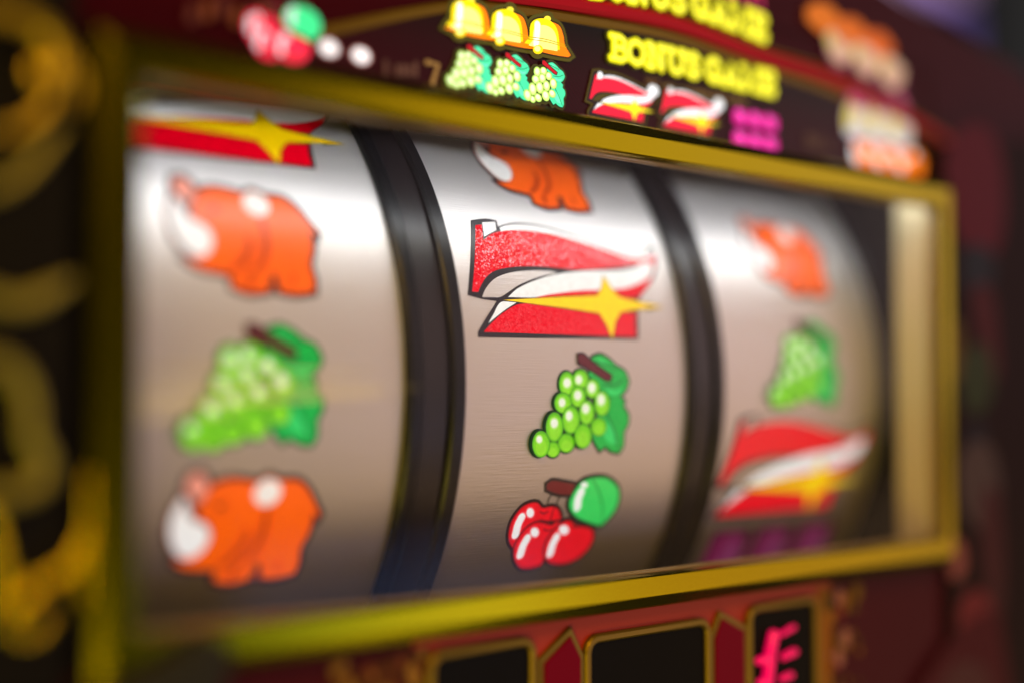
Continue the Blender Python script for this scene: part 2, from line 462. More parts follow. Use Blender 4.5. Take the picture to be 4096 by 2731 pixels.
def art_seven(lit=False):
    A = Art()
    S = SEVEN
    red = (248, 26, 56) if lit else (228, 0, 30)
    white = (250, 250, 250) if lit else (236, 236, 236)
    if lit:
        A.raw(grow(smooth_pts(S['outer']), 3.4), (72, 60, 14))
        A.raw(grow(smooth_pts(S['outer']), 1.6), (34, 20, 20))
    A.poly(S['outer'], BLK)
    A.poly(S['gap'], (70, 60, 20) if lit else (206, 200, 198), True, alpha=0.0 if lit else 3.0)
    A.poly(S['notch'], white, alpha=0.0 if lit else 3.0)
    A.poly(S['topwhite'], white, alpha=0.0 if lit else 3.0)
    A.poly(S['red'], red, alpha=1.0)
    A.poly(S['swoosh'], white)
    A.poly(S['sliver'], red if lit else (225, 0, 26), alpha=0.4)
    A.poly(S['lowred'], red, alpha=1.0)
    A.poly(S['lowwhite'], white)
    if lit:
        A.raw(ell((86.5, 33.5, 7.2, 0, 0, 5.6)), white)
        A.raw(ell((15.0, 37.2, 3.4, 0, 0, 3.4)), white)
    A.poly(S['tail'], BLK)
    A.poly(S['tip'], (70, 55, 40))
    star = [(14, 12.1), (40, 14.2), (56.0, 15.4), (58.6, 18.2), (60.9, 22.6), (63.2, 18.6), (66.4, 15.4), (76, 14.1), (87.5, 12.9), (76, 11.9), (66.0, 10.4), (62.6, 7.0), (60.3, 1.0), (58.2, 6.0), (55.6, 9.6), (40, 10.7)]
    A.raw(grow(star, 0.4), (120, 92, 0))
    A.raw(star, (255, 235, 30) if lit else (252, 208, 0))
    return A


def art_grape(lit=False):
    A = Art()
    G = GRAPE
    out = (40, 46, 20) if lit else (26, 46, 30)
    if lit:
        A.raw(grow(smooth_pts(G['leaf']), 2.4), (58, 52, 16))
        for b in G['balls']:
            A.raw(ell(b, add=2.4), (58, 52, 16))
    A.raw(grow(smooth_pts(G['leaf']), 0.9), (22, 40, 28))
    for b in G['balls']:
        A.raw(ell(b, add=0.75), out)
    A.poly(G['leaf'], (70, 225, 160) if lit else (8, 172, 66))
    for p in G['pale']:
        A.poly(p, (105, 245, 185) if lit else (44, 204, 98))
    for v in G['veins']:
        A.raw(ribbon(v, 0.55), (20, 120, 75) if lit else (6, 96, 42))
    A.raw(grow(smooth_pts(G['stem']), 0.6), (24, 14, 18))
    A.poly(G['stem'], (190, 10, 30) if lit else (92, 16, 26))
    L = {0: None}
    hi = list(G['lights'])
    for b in G['balls']:
        A.raw(ell(b, add=0.22), (120, 160, 60) if lit else (60, 130, 14))
        if lit:
            A.raw(ell(b), (196, 230, 100))
            A.raw(ell(b, 0.8), (214, 240, 140))
            A.raw(ell(b, 0.55, -0.2, 0.5), (236, 248, 200))
        else:
            A.raw(ell(b), (88, 184, 4))
            A.raw(ell(b, 0.88, 0.0, -0.2), (116, 206, 10))
            A.raw(ell(b, 0.64, 0.1, -0.9), (138, 218, 34))
            for h in hi:
                if math.hypot(h[0] - b[0], h[1] - b[1]) < 2.4 and abs(h[1] - b[1] - 1.1) < 1.5:
                    A.raw(ell(h, 1.22), (158, 224, 84))
                    A.raw(ell(h, 1.0), (200, 236, 160))
                    A.raw(ell(h, 0.76), (234, 242, 226))
                    break
    return A


def art_cherry(lit=False):
    A = Art()
    C = CHERRY
    out = (34, 26, 26)
    red = (255, 40, 70) if lit else (226, 6, 30)
    for c in ('c1', 'c2', 'c3', 'leaf'):
        A.raw(grow(smooth_pts(C[c]), 1.15), out)
    for s in C['stalk']:
        A.raw(ribbon(s, 0.6), out)
    A.raw(grow(smooth_pts(C['stem']), 1.1), out)
    A.poly(C['stem'], (104, 20, 26))
    for i, c in enumerate(('c1', 'c2', 'c3')):
        A.raw(grow(smooth_pts(C[c]), 0.5), (60, 14, 20))
        A.poly(C[c], (200, 0, 26) if not lit else red)
        A.raw([(p[0] * 0.9 + q[0] * 0.1, p[1] * 0.9 + q[1] * 0.1 + 0.25) for p in smooth_pts(C[c]) for q in [(sum(t[0] for t in C[c]) / len(C[c]), sum(t[1] for t in C[c]) / len(C[c]))]], red)
        A.raw(ribbon(C['bars'][i], 3.9), (240, 70, 84))
        A.raw(ell(C['dots'][i], add=0.55), (240, 70, 84))
        A.raw(ribbon(C['bars'][i], 3.0), (240, 236, 238))
        A.raw(ell(C['dots'][i]), (240, 236, 238))
    for s in C['creases']:
        A.raw(ribbon(s, 0.45), (90, 10, 20))
    g = (64, 225, 140) if lit else (52, 206, 92)
    A.poly(C['leaf'], (30, 176, 80) if not lit else g)
    A.raw([(p[0] * 0.92 + q[0] * 0.08, p[1] * 0.92 + q[1] * 0.08) for p in smooth_pts(C['leaf']) for q in [(sum(t[0] for t in C['leaf']) / len(C['leaf']), sum(t[1] for t in C['leaf']) / len(C['leaf']))]], g)
    A.raw(ribbon(C['vein'], 0.8), (28, 160, 66))
    A.raw(ribbon(C['leafbar'], 3.8), (150, 232, 170))
    A.raw(ribbon(C['leafbar'], 2.9), (240, 244, 240))
    A.raw(ell(C['leafdot']), (236, 244, 236))
    return A


SPOT = (RHINO['spot'][0] + 0.6, RHINO['spot'][1] - 1.4, 4.1, 0.0, 0.0, 3.6)


def art_rhino(lit=False):
    """a plain orange rhinoceros with a white horn"""
    A = Art()
    H = RHINO
    out = (46, 26, 34)
    org = (250, 96, 10) if not lit else (255, 128, 26)
    for k in ('body', 'horn', 'ear'):
        A.raw(grow(smooth_pts(H[k]), 1.5), out)
    A.raw(ell(SPOT, add=0.9), out)
    A.poly(H['tail'], out)
    A.poly(H['ear'], (236, 150, 130))
    A.poly(H['body'], org)
    for s in H['seams']:
        A.raw(ribbon(s, 2.6, taper=0.3), (226, 74, 0))
        A.raw(ribbon(s, 1.2, taper=0.3), (150, 40, 0))
    A.raw(ell(H['eye']), (170, 52, 14))
    A.raw(ell(H['eye'], 0.62), (60, 18, 16))
    A.raw(grow(smooth_pts(H['horn']), 0.3), (226, 120, 90))
    A.poly(H['horn'], (242, 240, 240))
    A.raw(ell(SPOT, add=0.4), (255, 150, 110))
    A.raw(ell(SPOT), (240, 232, 228))
    return A


def art_bell():
    A = Art()
    B = BELL
    for k in ('side', 'body'):
        A.raw(grow(smooth_pts(B[k]), 1.5), (74, 66, 14))
    for k in ('knob', 'clap'):
        A.raw(ell(B[k], add=1.5), (74, 66, 14))
    for k in ('side', 'body'):
        A.raw(grow(smooth_pts(B[k]), 0.5), (40, 26, 8))
    A.poly(B['side'], (255, 128, 0))
    A.raw(ell(B['knob']), (255, 232, 60))
    A.poly(B['body'], (255, 226, 0))
    A.raw([(p[0] * 0.82 + 4.6 * 0.18 + 0.3, p[1] * 0.82 + 9.6 * 0.18 + 0.5) for p in smooth_pts(B['body'])], (255, 246, 130))
    A.raw(ribbon(B['shine'], 2.6), (255, 252, 190))
    A.raw(ribbon(B['shine'], 1.7), (255, 255, 244))
    for b in B['bands']:
        A.raw(ribbon(b, 0.28), (176, 150, 0))
    A.raw(ell(B['clap']), (255, 214, 0))
    A.raw(ell(B['clap'], 0.6, -0.2, 0.2), (255, 250, 150))
    return A


# slab letters as strokes in a 0..1 box: (width, strokes)
LET = {
    'B': (0.78, [[(0.22, 0), (0.22, 1)], [(0.08, 1), (0.5, 1), (0.66, 0.9), (0.66, 0.64), (0.5, 0.53), (0.22, 0.53)], [(0.5, 0.53), (0.72, 0.42), (0.72, 0.12), (0.54, 0), (0.08, 0)]]),
    'O': (0.85, [[(0.42, 1), (0.16, 0.86), (0.08, 0.5), (0.16, 0.14), (0.42, 0), (0.68, 0.14), (0.76, 0.5), (0.68, 0.86), (0.42, 1)]]),
    'N': (0.95, [[(0.2, 0), (0.2, 1)], [(0.2, 1), (0.72, 0)], [(0.72, 0), (0.72, 1)], [(0.06, 1), (0.28, 1)], [(0.06, 0), (0.34, 0)], [(0.58, 1), (0.86, 1)]]),
    'U': (0.9, [[(0.18, 1), (0.18, 0.3), (0.28, 0.06), (0.45, 0), (0.62, 0.06), (0.72, 0.3), (0.72, 1)], [(0.04, 1), (0.32, 1)], [(0.58, 1), (0.86, 1)]]),
    'S': (0.72, [[(0.6, 0.84), (0.46, 1), (0.22, 0.98), (0.1, 0.8), (0.18, 0.6), (0.5, 0.44), (0.62, 0.24), (0.52, 0.04), (0.28, 0), (0.08, 0.14)]]),
    'G': (0.85, [[(0.7, 0.8), (0.56, 0.98), (0.34, 1), (0.14, 0.82), (0.08, 0.5), (0.14, 0.16), (0.36, 0), (0.6, 0.04), (0.72, 0.2), (0.72, 0.42), (0.48, 0.42)]]),
    'A': (0.92, [[(0.16, 0), (0.45, 1), (0.74, 0)], [(0.28, 0.34), (0.62, 0.34)], [(0.04, 0), (0.28, 0)], [(0.6, 0), (0.86, 0)]]),
    'M': (1.08, [[(0.2, 0), (0.2, 1), (0.52, 0.25), (0.84, 1), (0.84, 0)], [(0.06, 1), (0.2, 1)], [(0.84, 1), (0.98, 1)], [(0.08, 0), (0.32, 0)], [(0.72, 0), (0.98, 0)]]),
    'E': (0.78, [[(0.2, 0), (0.2, 1)], [(0.06, 1), (0.66, 1), (0.66, 0.84)], [(0.2, 0.52), (0.52, 0.52)], [(0.06, 0), (0.68, 0), (0.68, 0.18)]]),
    ' ': (0.22, []),
}


def letters(text, width, height, base):
    """text -> list of strokes in mm; base(u) gives (dv, slope) of the base line at u"""
    tot = sum(LET[c][0] for c in text)
    k = width / tot
    x = 0.0
    out = []
    for c in text:
        w, st = LET[c]
        for s in st:
            out.append([(x + px * k, base(x + px * k) + py * height) for px, py in s])
        x += w * k
    return out


def art_text(text, width, height, base=lambda u: 0.0, fat=1.0, colors=None):
    A = Art()
    st = letters(text, width, height, base)
    cs = colors or [(4.0, (64, 58, 10)), (3.0, (40, 34, 10)), (2.8, (246, 234, 0)), (0.9, (255, 248, 84))]
    for w, c in cs:
        for s in st:
            A.raw(ribbon(s, w * fat, sm=False), c)
    return A


def art_marks(u0, u1, v0, slope, h, rgb, step=1.6, seed=1):
    """a line of print too small to read"""
    rnd = random.Random(seed)
    A = Art()
    u = u0
    while u < u1:
        w = step * (0.5 + 0.4 * rnd.random())
        hh = h * (0.55 + 0.45 * rnd.random())
        v = v0 + slope * (u - u0)
        A.raw([(u, v), (u + w, v), (u + w, v + hh), (u, v + hh)], rgb)
        u += step * (1.0 if rnd.random() > 0.15 else 1.8)
    return A


# ------------------------------------------------------------------ the machine
machine = empty("slot_machine", (0.34, 0.10, -0.30))
machine["label"] = "gold-framed fruit slot machine showing red sevens, green grapes and orange rhinos on silver reels"
machine["category"] = "slot machine"


def part(o):
    """re-parent a part built in world coordinates to the machine"""
    o.parent = machine
    o.matrix_parent_inverse = Matrix.Translation(machine.location).inverted()
    return o


RAD, YF, ZC = 123.0, 27.0, 3.0
YA = YF + RAD


def on_reel(u, v, lift):
    a = v / RAD
    r = RAD * MM + lift
    return (u * MM, YA * MM - r * math.cos(a), ZC * MM + r * math.sin(a))


def on_plane(y):
    return lambda u, v, lift: (u * MM, y * MM - lift, v * MM)


def lathe(name, prof, parent, material, n=160, smooth=True):
    """ring about the reels' axle; prof = closed loop of (x mm, radius mm)"""
    V, Fc = [], []
    k = len(prof)
    for i in range(n):
        a = 2 * math.pi * i / n
        for x, r in prof:
            V.append((x * MM, (YA - r * math.cos(a)) * MM, (ZC + r * math.sin(a)) * MM))
    for i in range(n):
        for j in range(k):
            Fc.append((i * k + j, i * k + (j + 1) % k, ((i + 1) % n) * k + (j + 1) % k, ((i + 1) % n) * k + j))
    o = mesh(name, V, Fc, parent, (material,))
    me = o.data
    if smooth:
        ang = R8(28)
        for p in me.polygons:
            p.use_smooth = True
        bm = bmesh.new()
        bm.from_mesh(me)
        for e in bm.edges:
            if len(e.link_faces) == 2 and e.calc_face_angle(0) > ang:
                e.smooth = False
        bm.to_mesh(me)
        bm.free()
    return o


A7, AG, AC, AR = art_seven(), art_grape(), art_cherry(), art_rhino()
ABAR = Art()
for k, u in enumerate((5, 31, 57)):
    ABAR.raw([(u - 2, -2), (u + 22, -2), (u + 22, 22), (u - 2, 22)], (40, 8, 34))
    ABAR.poly([(u, 0), (u + 8, -1), (u + 19, 0), (u + 20, 10), (u + 19, 20), (u + 8, 21), (u, 20), (u - 1, 10)], (196, 8, 130))
    ABAR.raw(ell((u + 13, 10, 4.4, 0, 0, 8)), (226, 90, 180))

SYMS = {
    0: [(A7, 'seven_symbol', 278 - 119.2, 64.3), (AR, 'rhino_symbol', 177, 24.5), (AG, 'grape_symbol', 177.6, -14.6), (AR, 'rhino_symbol', 177, -55.6)],
    1: [(AR, 'rhino_symbol', 298, 61.6), (A7, 'seven_symbol', 278, 14.6), (AG, 'grape_symbol', 300, -20), (AC, 'cherry_symbol', 290, -60)],
    2: [(AR, 'rhino_symbol', 420, 36.0), (AG, 'grape_symbol', 417.5, -5.0), (A7, 'seven_symbol', 395.4, -49.6), (ABAR, 'bar_symbol', 399, -76)],
}
SPAN = [(151.5, 251.5), (273.2, 374.2), (393.0, 492.0)]
for i, (x0, x1) in enumerate(SPAN):
    reel = part(lathe("reel", [(x0, RAD), (x1, RAD), (x1, RAD - 4), (x0, RAD - 4)], None, M['reel']))
    for art, nm, u, v in SYMS[i]:
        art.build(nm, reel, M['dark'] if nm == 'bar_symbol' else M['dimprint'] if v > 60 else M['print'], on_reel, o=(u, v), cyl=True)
    for a, b in ((x0 - 5.6, x0), (x1, x1 + 5.6)):
        lathe("reel_rim", [(a, RAD - 6), (a, RAD + 1.6), (a + 0.9, RAD + 2.4), (b - 0.9, RAD + 2.4), (b, RAD + 1.6), (b, RAD - 6)], reel, M['rim'])
    for o in list(reel.children):
        o.matrix_parent_inverse = reel.matrix_parent_inverse.copy() if False else Matrix.Identity(4)
for (a, b) in ((257.2, 267.5), (379.9, 387.3)):
    part(lathe("reel_spacer", [(a, RAD - 6), (a, RAD + 0.6), (b, RAD + 0.6), (b, RAD - 6)], None, M['spacer']))


# window frame: moulded bar swept round the opening
def sweep_frame(name, x0, x1, z0, z1, prof, rad, material, seg=6, parent=None, closed=False, smooth=False):
    V, Fc = [], []
    loops = []
    for w, y in prof:
        lp = []
        for cx, cz, a0 in ((x1 - rad, z1 - rad, 0), (x0 + rad, z1 - rad, 90), (x0 + rad, z0 + rad, 180), (x1 - rad, z0 + rad, 270)):
            if seg == 0:
                lp.append(((cx + (rad + w) * (1 if a0 in (0, 270) else -1)) * MM, y * MM, (cz + (rad + w) * (1 if a0 in (0, 90) else -1)) * MM))
                continue
            for s in range(seg + 1):
                a = R8(a0 + 90.0 * s / seg)
                lp.append(((cx + (rad + w) * math.cos(a)) * MM, y * MM, (cz + (rad + w) * math.sin(a)) * MM))
        loops.append(lp)
    n = len(loops[0])
    for lp in loops:
        V += lp
    k = len(loops)
    for j in range(k if closed else k - 1):
        for i in range(n):
            Fc.append((j * n + i, j * n + (i + 1) % n, ((j + 1) % k) * n + (i + 1) % n, ((j + 1) % k) * n + i))
    o = mesh(name, V, Fc, parent, (material,), smooth)
    if smooth:
        bm = bmesh.new()
        bm.from_mesh(o.data)
        for e in bm.edges:
            if len(e.link_faces) == 2 and e.calc_face_angle(0) > R8(20):
                e.smooth = False
        bm.to_mesh(o.data)
        bm.free()
    return o


WX0, WX1, WZ0, WZ1 = 154.4, 493.5, -55.0, 73.7
frame = part(sweep_frame("window_frame", WX0, WX1, WZ0, WZ1,
             [(0.0, 1.6), (0.4, 0.4), (0.9, 0.0), (6.8, 0.0), (7.4, 0.3), (10.2, 2.3), (10.8, 3.2), (10.8, 21.0), (9.9, 21.0), (9.9, 6.0), (0.6, 6.0), (0.0, 5.6)],
             2.0, M['gold'], seg=0, closed=True))
LI = M['liner']
part(sweep_frame("window_liner", WX0 + 0.15, WX1 - 0.15, WZ0 + 0.15, WZ1 - 0.15,
     [(0.0, 1.8), (-0.3, 2.0), (-0.3, 4.4), (-0.6, 4.7), (-0.6, 5.4), (0.0, 5.7)], 1.9, M['bronze'], closed=True))
part(box("cheek_plate", (WX1 - 0.9) * MM, (WX1 + 1.0) * MM, 0.0060, 0.0200, (WZ0 - 8) * MM, (WZ1 + 8) * MM, None, (LI,), bevel=0.0004))
part(box("cheek_plate", (WX0 - 1.0) * MM, (WX0 + 0.9) * MM, 0.0060, 0.0200, (WZ0 - 8) * MM, (WZ1 + 8) * MM, None, (LI,), bevel=0.0004))

# glass pane with pale strips painted on as reflected light streaks
gm = bpy.data.materials.new("window_glass")
gm.use_nodes = True
N, L = gm.node_tree.nodes, gm.node_tree.links
N.remove(N["Principled BSDF"])
tr, gl, mx, fr = N.new("ShaderNodeBsdfTransparent"), N.new("ShaderNodeBsdfGlossy"), N.new("ShaderNodeMixShader"), N.new("ShaderNodeFresnel")
tr.inputs["Color"].default_value = (0.985, 0.985, 0.98, 1)
gl.inputs["Roughness"].default_value = 0.06
fr.inputs["IOR"].default_value = 1.20
geo, inv, fm = N.new("ShaderNodeNewGeometry"), N.new("ShaderNodeMath"), N.new("ShaderNodeMath")
inv.operation, fm.operation = 'SUBTRACT', 'MULTIPLY'
inv.inputs[0].default_value = 1.0
L.new(geo.outputs["Backfacing"], inv.inputs[1])
L.new(inv.outputs[0], fm.inputs[0])
L.new(fr.outputs[0], fm.inputs[1])
L.new(fm.outputs[0], mx.inputs[0])
L.new(tr.outputs[0], mx.inputs[1])
L.new(gl.outputs[0], mx.inputs[2])
L.new(mx.outputs[0], N["Material Output"].inputs[0])
pane = part(box("glass_pane", (WX0 + 0.7) * MM, (WX1 - 0.7) * MM, 0.0030, 0.0040, (WZ0 + 0.7) * MM, (WZ1 - 0.7) * MM, None, (gm,)))
sm_ = bpy.data.materials.new("painted_glass_streak")
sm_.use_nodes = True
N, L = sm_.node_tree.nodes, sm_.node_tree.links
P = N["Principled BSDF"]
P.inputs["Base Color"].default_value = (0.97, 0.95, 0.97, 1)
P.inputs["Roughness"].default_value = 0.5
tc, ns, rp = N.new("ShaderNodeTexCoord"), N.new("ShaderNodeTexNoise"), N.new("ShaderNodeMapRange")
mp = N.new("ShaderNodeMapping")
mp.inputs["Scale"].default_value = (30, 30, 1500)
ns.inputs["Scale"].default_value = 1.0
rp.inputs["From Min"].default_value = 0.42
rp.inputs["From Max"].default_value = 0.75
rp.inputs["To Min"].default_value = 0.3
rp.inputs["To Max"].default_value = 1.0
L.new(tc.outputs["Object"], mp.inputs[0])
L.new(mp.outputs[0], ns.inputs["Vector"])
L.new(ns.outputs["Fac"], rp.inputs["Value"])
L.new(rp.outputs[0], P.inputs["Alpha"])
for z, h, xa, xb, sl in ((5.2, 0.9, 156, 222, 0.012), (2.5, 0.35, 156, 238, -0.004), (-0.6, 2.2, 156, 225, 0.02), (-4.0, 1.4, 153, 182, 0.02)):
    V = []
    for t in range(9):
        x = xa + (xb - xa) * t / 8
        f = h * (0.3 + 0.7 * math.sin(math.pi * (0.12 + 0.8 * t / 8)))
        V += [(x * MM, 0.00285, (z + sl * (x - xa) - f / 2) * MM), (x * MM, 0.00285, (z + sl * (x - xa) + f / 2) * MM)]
    o = mesh("light_streak", V, [(2 * t, 2 * t + 2, 2 * t + 3, 2 * t + 1) for t in range(8)], pane, (sm_,))

# lamp tube behind the top bar that lights the reels
lm = bpy.data.materials.new("reel_lamp_glow")
N, L, P = nodes(lm)
P.inputs["Emission Color"].default_value = (0.90, 0.94, 1.0, 1)
P.inputs["Emission Strength"].default_value = 13.0
part(box("lamp_tube", 0.1560, 0.4920, 0.0096, 0.0150, 0.0765, 0.0815, None, (lm,), bevel=0.001))

part(box("added_baffle", 0.1560, 0.4920, 0.0065, 0.0350, 0.0822, 0.0832, None, (M['velvet'],)))  # added plate and lip, shaped to keep tube light off the reel tops
part(box("added_baffle", 0.1560, 0.4920, 0.0350, 0.0360, 0.0790, 0.0832, None, (M['velvet'],)))

# dark well behind the window
wx0, wx1, wy0, wy1, wz0, wz1 = 0.128, 0.520, 0.0205, 0.29, -0.135, 0.135
V = [(x, y, z) for x in (wx0, wx1) for y in (wy0, wy1) for z in (wz0, wz1)]
part(mesh("reel_housing", V, [(0, 1, 3, 2), (4, 6, 7, 5), (2, 3, 7, 6), (0, 2, 6, 4), (1, 5, 7, 3)], None, (M['black'],)))


def strip_along(pts, w0, w1):
    """closed band between offsets w0 and w1 (mm, to the left of travel) along an open line"""
    P = [Vector(p) for p in smooth_pts(pts, 6, 80, False)]
    a, b = [], []
    for i in range(len(P)):
        t = (P[min(i + 1, len(P) - 1)] - P[max(i - 1, 0)]).normalized()
        n = Vector((-t.y, t.x))
        a.append(P[i] + n * w0)
        b.append(P[i] + n * w1)
    return [tuple(v) for v in a], [tuple(v) for v in b]


def plate(name, outline, y0, y1, material, parent=None, bevel=0.0):
    """solid plate cut to an outline (mm); front face at y0, back at y1 (mm)"""
    if area2(outline) < 0:
        outline = outline[::-1]
    bm = bmesh.new()
    f = bm.faces.new([bm.verts.new((x * MM, y0 * MM, z * MM)) for x, z in outline])
    r = bmesh.ops.extrude_face_region(bm, geom=[f])
    for v in [g for g in r['geom'] if isinstance(g, bmesh.types.BMVert)]:
        v.co.y = y1 * MM
    bmesh.ops.recalc_face_normals(bm, faces=bm.faces)
    if bevel:
        ed = [e for e in bm.edges if all(abs(v.co.y - y0 * MM) < 1e-7 for v in e.verts)]
        bmesh.ops.bevel(bm, geom=ed, offset=bevel * MM, segments=2, profile=0.5, affect='EDGES')
    bm.normal_update()
    bmesh.ops.triangulate(bm, faces=[f for f in bm.faces if len(f.verts) > 4])
    me = bpy.data.meshes.new(name)
    bm.to_mesh(me)
    bm.free()
    return link(name, me, parent, (material,))


def band(name, pts, w0, w1, y0, y1, material, parent=None, bevel=0.4):
    a, b = strip_along(pts, w0, w1)
    V, Fc = [], []
    n = len(a)
    for p, q in zip(a, b):
        m = 0.25
        V += [(p[0] * MM, y1 * MM, p[1] * MM), (p[0] * MM, (y0 + 0.6) * MM, p[1] * MM),
              ((p[0] * (1 - m) + q[0] * m) * MM, y0 * MM, (p[1] * (1 - m) + q[1] * m) * MM),
              ((p[0] * m + q[0] * (1 - m)) * MM, y0 * MM, (p[1] * m + q[1] * (1 - m)) * MM),
              (q[0] * MM, (y0 + 0.6) * MM, q[1] * MM), (q[0] * MM, y1 * MM, q[1] * MM)]
    for i in range(n - 1):
        for j in range(5):
            Fc.append((i * 6 + j, i * 6 + j + 1, i * 6 + 6 + j + 1, i * 6 + 6 + j))
    return mesh(name, V, Fc, parent, (material,))


# upper glass: backing panel, the arched pay panel and its trims
up_mat = mat('upper_glass_print', lin((56, 5, 24)), 0.4, 0.0, 0.05)
upper = part(plate("upper_panel", [(60, 84), (640, 84), (640, 128), (597, 147), (497, 160), (420, 176), (300, 200), (60, 200)], 21.2, 27.0, up_mat))
pay_mat = bpy.data.materials.new("pay_panel_print")
N, L, P = nodes(pay_mat)
P.inputs["Roughness"].default_value = 0.35
P.inputs["Specular IOR Level"].default_value = 0.12
tc, sx, cr = N.new("ShaderNodeTexCoord"), N.new("ShaderNodeSeparateXYZ"), N.new("ShaderNodeMapRange")
mxc = N.new("ShaderNodeMix")
mxc.data_type = 'RGBA'
cr.inputs["From Min"].default_value = 0.118
cr.inputs["From Max"].default_value = 0.096
mxc.inputs[6].default_value = (*lin((15, 14, 15)), 1)
mxc.inputs[7].default_value = (*lin((62, 4, 30)), 1)
L.new(tc.outputs["Object"], sx.inputs[0])
L.new(sx.outputs["Z"], cr.inputs["Value"])
wv = N.new("ShaderNodeTexWave")
wv.bands_direction = 'DIAGONAL'
wv.inputs["Scale"].default_value = 330.0
mul = N.new("ShaderNodeMath")
mul.operation = 'MULTIPLY'
mr2 = N.new("ShaderNodeMapRange")
mr2.inputs["To Min"].default_value = 0.55
L.new(tc.outputs["Object"], wv.inputs["Vector"])
L.new(wv.outputs["Fac"], mr2.inputs["Value"])
L.new(cr.outputs[0], mul.inputs[0])
L.new(mr2.outputs[0], mul.inputs[1])
L.new(mul.outputs[0], mxc.inputs[0])
L.new(mxc.outputs[2], P.inputs["Base Color"])
arch_in = smooth_pts(ARCH[0:9], 6, 80, False)
pay = plate("pay_panel", [(208, 86)] + [(p[0], p[1] - 3.4) for p in arch_in] + [(534, 86)], 20.2, 21.0, pay_mat, upper)
band("arch_trim", ARCH[:9], -3.8, 0.0, 19.85, 21.2, M['dimgold'], upper)
band("arch_band", ARCH[2:], 0.3, 5.2, 19.2, 21.2, M['redplate'], upper)
band("arch_trim", ARCH[2:9], 5.6, 6.8, 19.4, 21.2, M['dimgold'], upper)
PP = on_plane(19.75)
AB = art_bell()
for k in range(3):
    AB.build("bell_print", upper, M['lit'], PP, o=(294.9 - 15.6 * (2 - k), 93.0), s=1.0)
AGL = art_grape(True)
for k in range(3):
    AGL.build("grape_print", upper, M['lit'], PP, o=(289.6 - 15.2 * (2 - k), 90.9), s=0.42)
A7L = art_seven(True)
for k in range(2):
    A7L.build("seven_print", upper, M['lit'], PP, o=(319.2 + 33.8 * k, 89.8), s=0.352)
AT = art_text("BONUS GAME", 86.5, 7.2)
AT.build("bonus_lettering", upper, M['lit'], PP, o=(328.0, 109.3))
# upper row of yellow letters follows the arch
AT2 = art_text("BONUS GAME", 92.0, 8.0, base=lambda u: 0.13 * u - 0.00135 * u * u, fat=1.05)
AT2.build("bonus_lettering", upper, M['lit'], PP, o=(318.0, 127.6))
txt = bpy.data.curves.new("caption", 'FONT')
txt.body = "1BET only"
txt.size = 3.4
tob = bpy.data.objects.new("caption", txt)
COL.objects.link(tob)
dg = bpy.context.evaluated_depsgraph_get()
tm = bpy.data.meshes.new_from_object(tob.evaluated_get(dg))
bpy.data.objects.remove(tob)
for v in tm.vertices:
    v.co = Vector(PP(345.0 + v.co.x * 1.05, 103.3 + v.co.y, 0.3 * MM))
cm = attr_lit('dim_caption_ink', 1.0)
ca = tm.color_attributes.new("ink", 'FLOAT_COLOR', 'CORNER')
for d in ca.data:
    d.color = (*lin((126, 90, 42)), 1)
tm.materials.clear()
link("caption", tm, upper, (cm,))
art_marks(366, 398, 103.4, 0.0, 2.2, (112, 82, 36), 1.5, 3).build("caption", upper, M['lit'], PP)
AP = Art()
for r in range(2):
    AP.raw([(-0.9, r * 8.8 - 0.8), (29.6, r * 8.8 - 0.8), (29.6, r * 8.8 + 6.6), (-0.9, r * 8.8 + 6.6)], (24, 4, 18))
    for c in range(3):
        u, v = c * 9.8, r * 8.8
        AP.poly([(u, v), (u + 4.6, v - 0.4), (u + 8.4, v), (u + 8.7, v + 2.7), (u + 8.4, v + 5.4), (u + 4.3, v + 5.7), (u, v + 5.4), (u - 0.2, v + 2.7)], (226, 0, 136))
        AP.raw(ribbon([(u + 3.0, v + 5.0), (u + 5.0, v + 3.0), (u + 6.6, v + 1.0)], 2.6), (236, 40, 160))
        AP.raw(ribbon([(u + 3.4, v + 4.6), (u + 5.2, v + 2.8)], 1.3, sm=False), (248, 120, 200))
AP.build("bar_print", upper, M['lit'], PP, o=(391.5, 88.6), s=0.87)
art_marks(434, 450, 92.5, 0.0, 6.0, (70, 44, 30), 2.4, 5).build("caption", upper, M['lit'], PP)
art_cherry(True).build("cherry_print", upper, M['lit'], PP, o=(188.5, 89.2), s=0.5)
for u, v in ((219.5, 94.6), (230.2, 94.2)):
    a = Art()
    a.raw(ell((0, 0, 3.6, 0, 0, 2.6)), (190, 120, 110))
    a.raw(ell((0, 0, 2.9, 0, 0, 2.1)), (252, 248, 244))
    a.build("lit_dot", upper, M['lit'], PP, o=(u, v))
art_marks(238, 250, 90.0, 0.1, 6.0, (78, 46, 34), 2.2, 9).build("caption", upper, M['lit'], PP)
a = Art()
a.raw(ribbon([(0, 5.6), (4.2, 5.6), (2.2, 0)], 1.6, sm=False), (140, 100, 50))
a.build("caption", upper, M['lit'], PP, o=(253.5, 90.4))
am = Art()
for k in range(9):
    am.raw(ell((178 + 4.2 * k, 96.5 + 0.5 * k + 1.2 * (k % 3), 1.5, 0.2, 0.3, 2.6), n=14), (104, 46, 20) if k % 2 else (84, 34, 24))
am.build("glint_print", upper, M['lit'], PP)
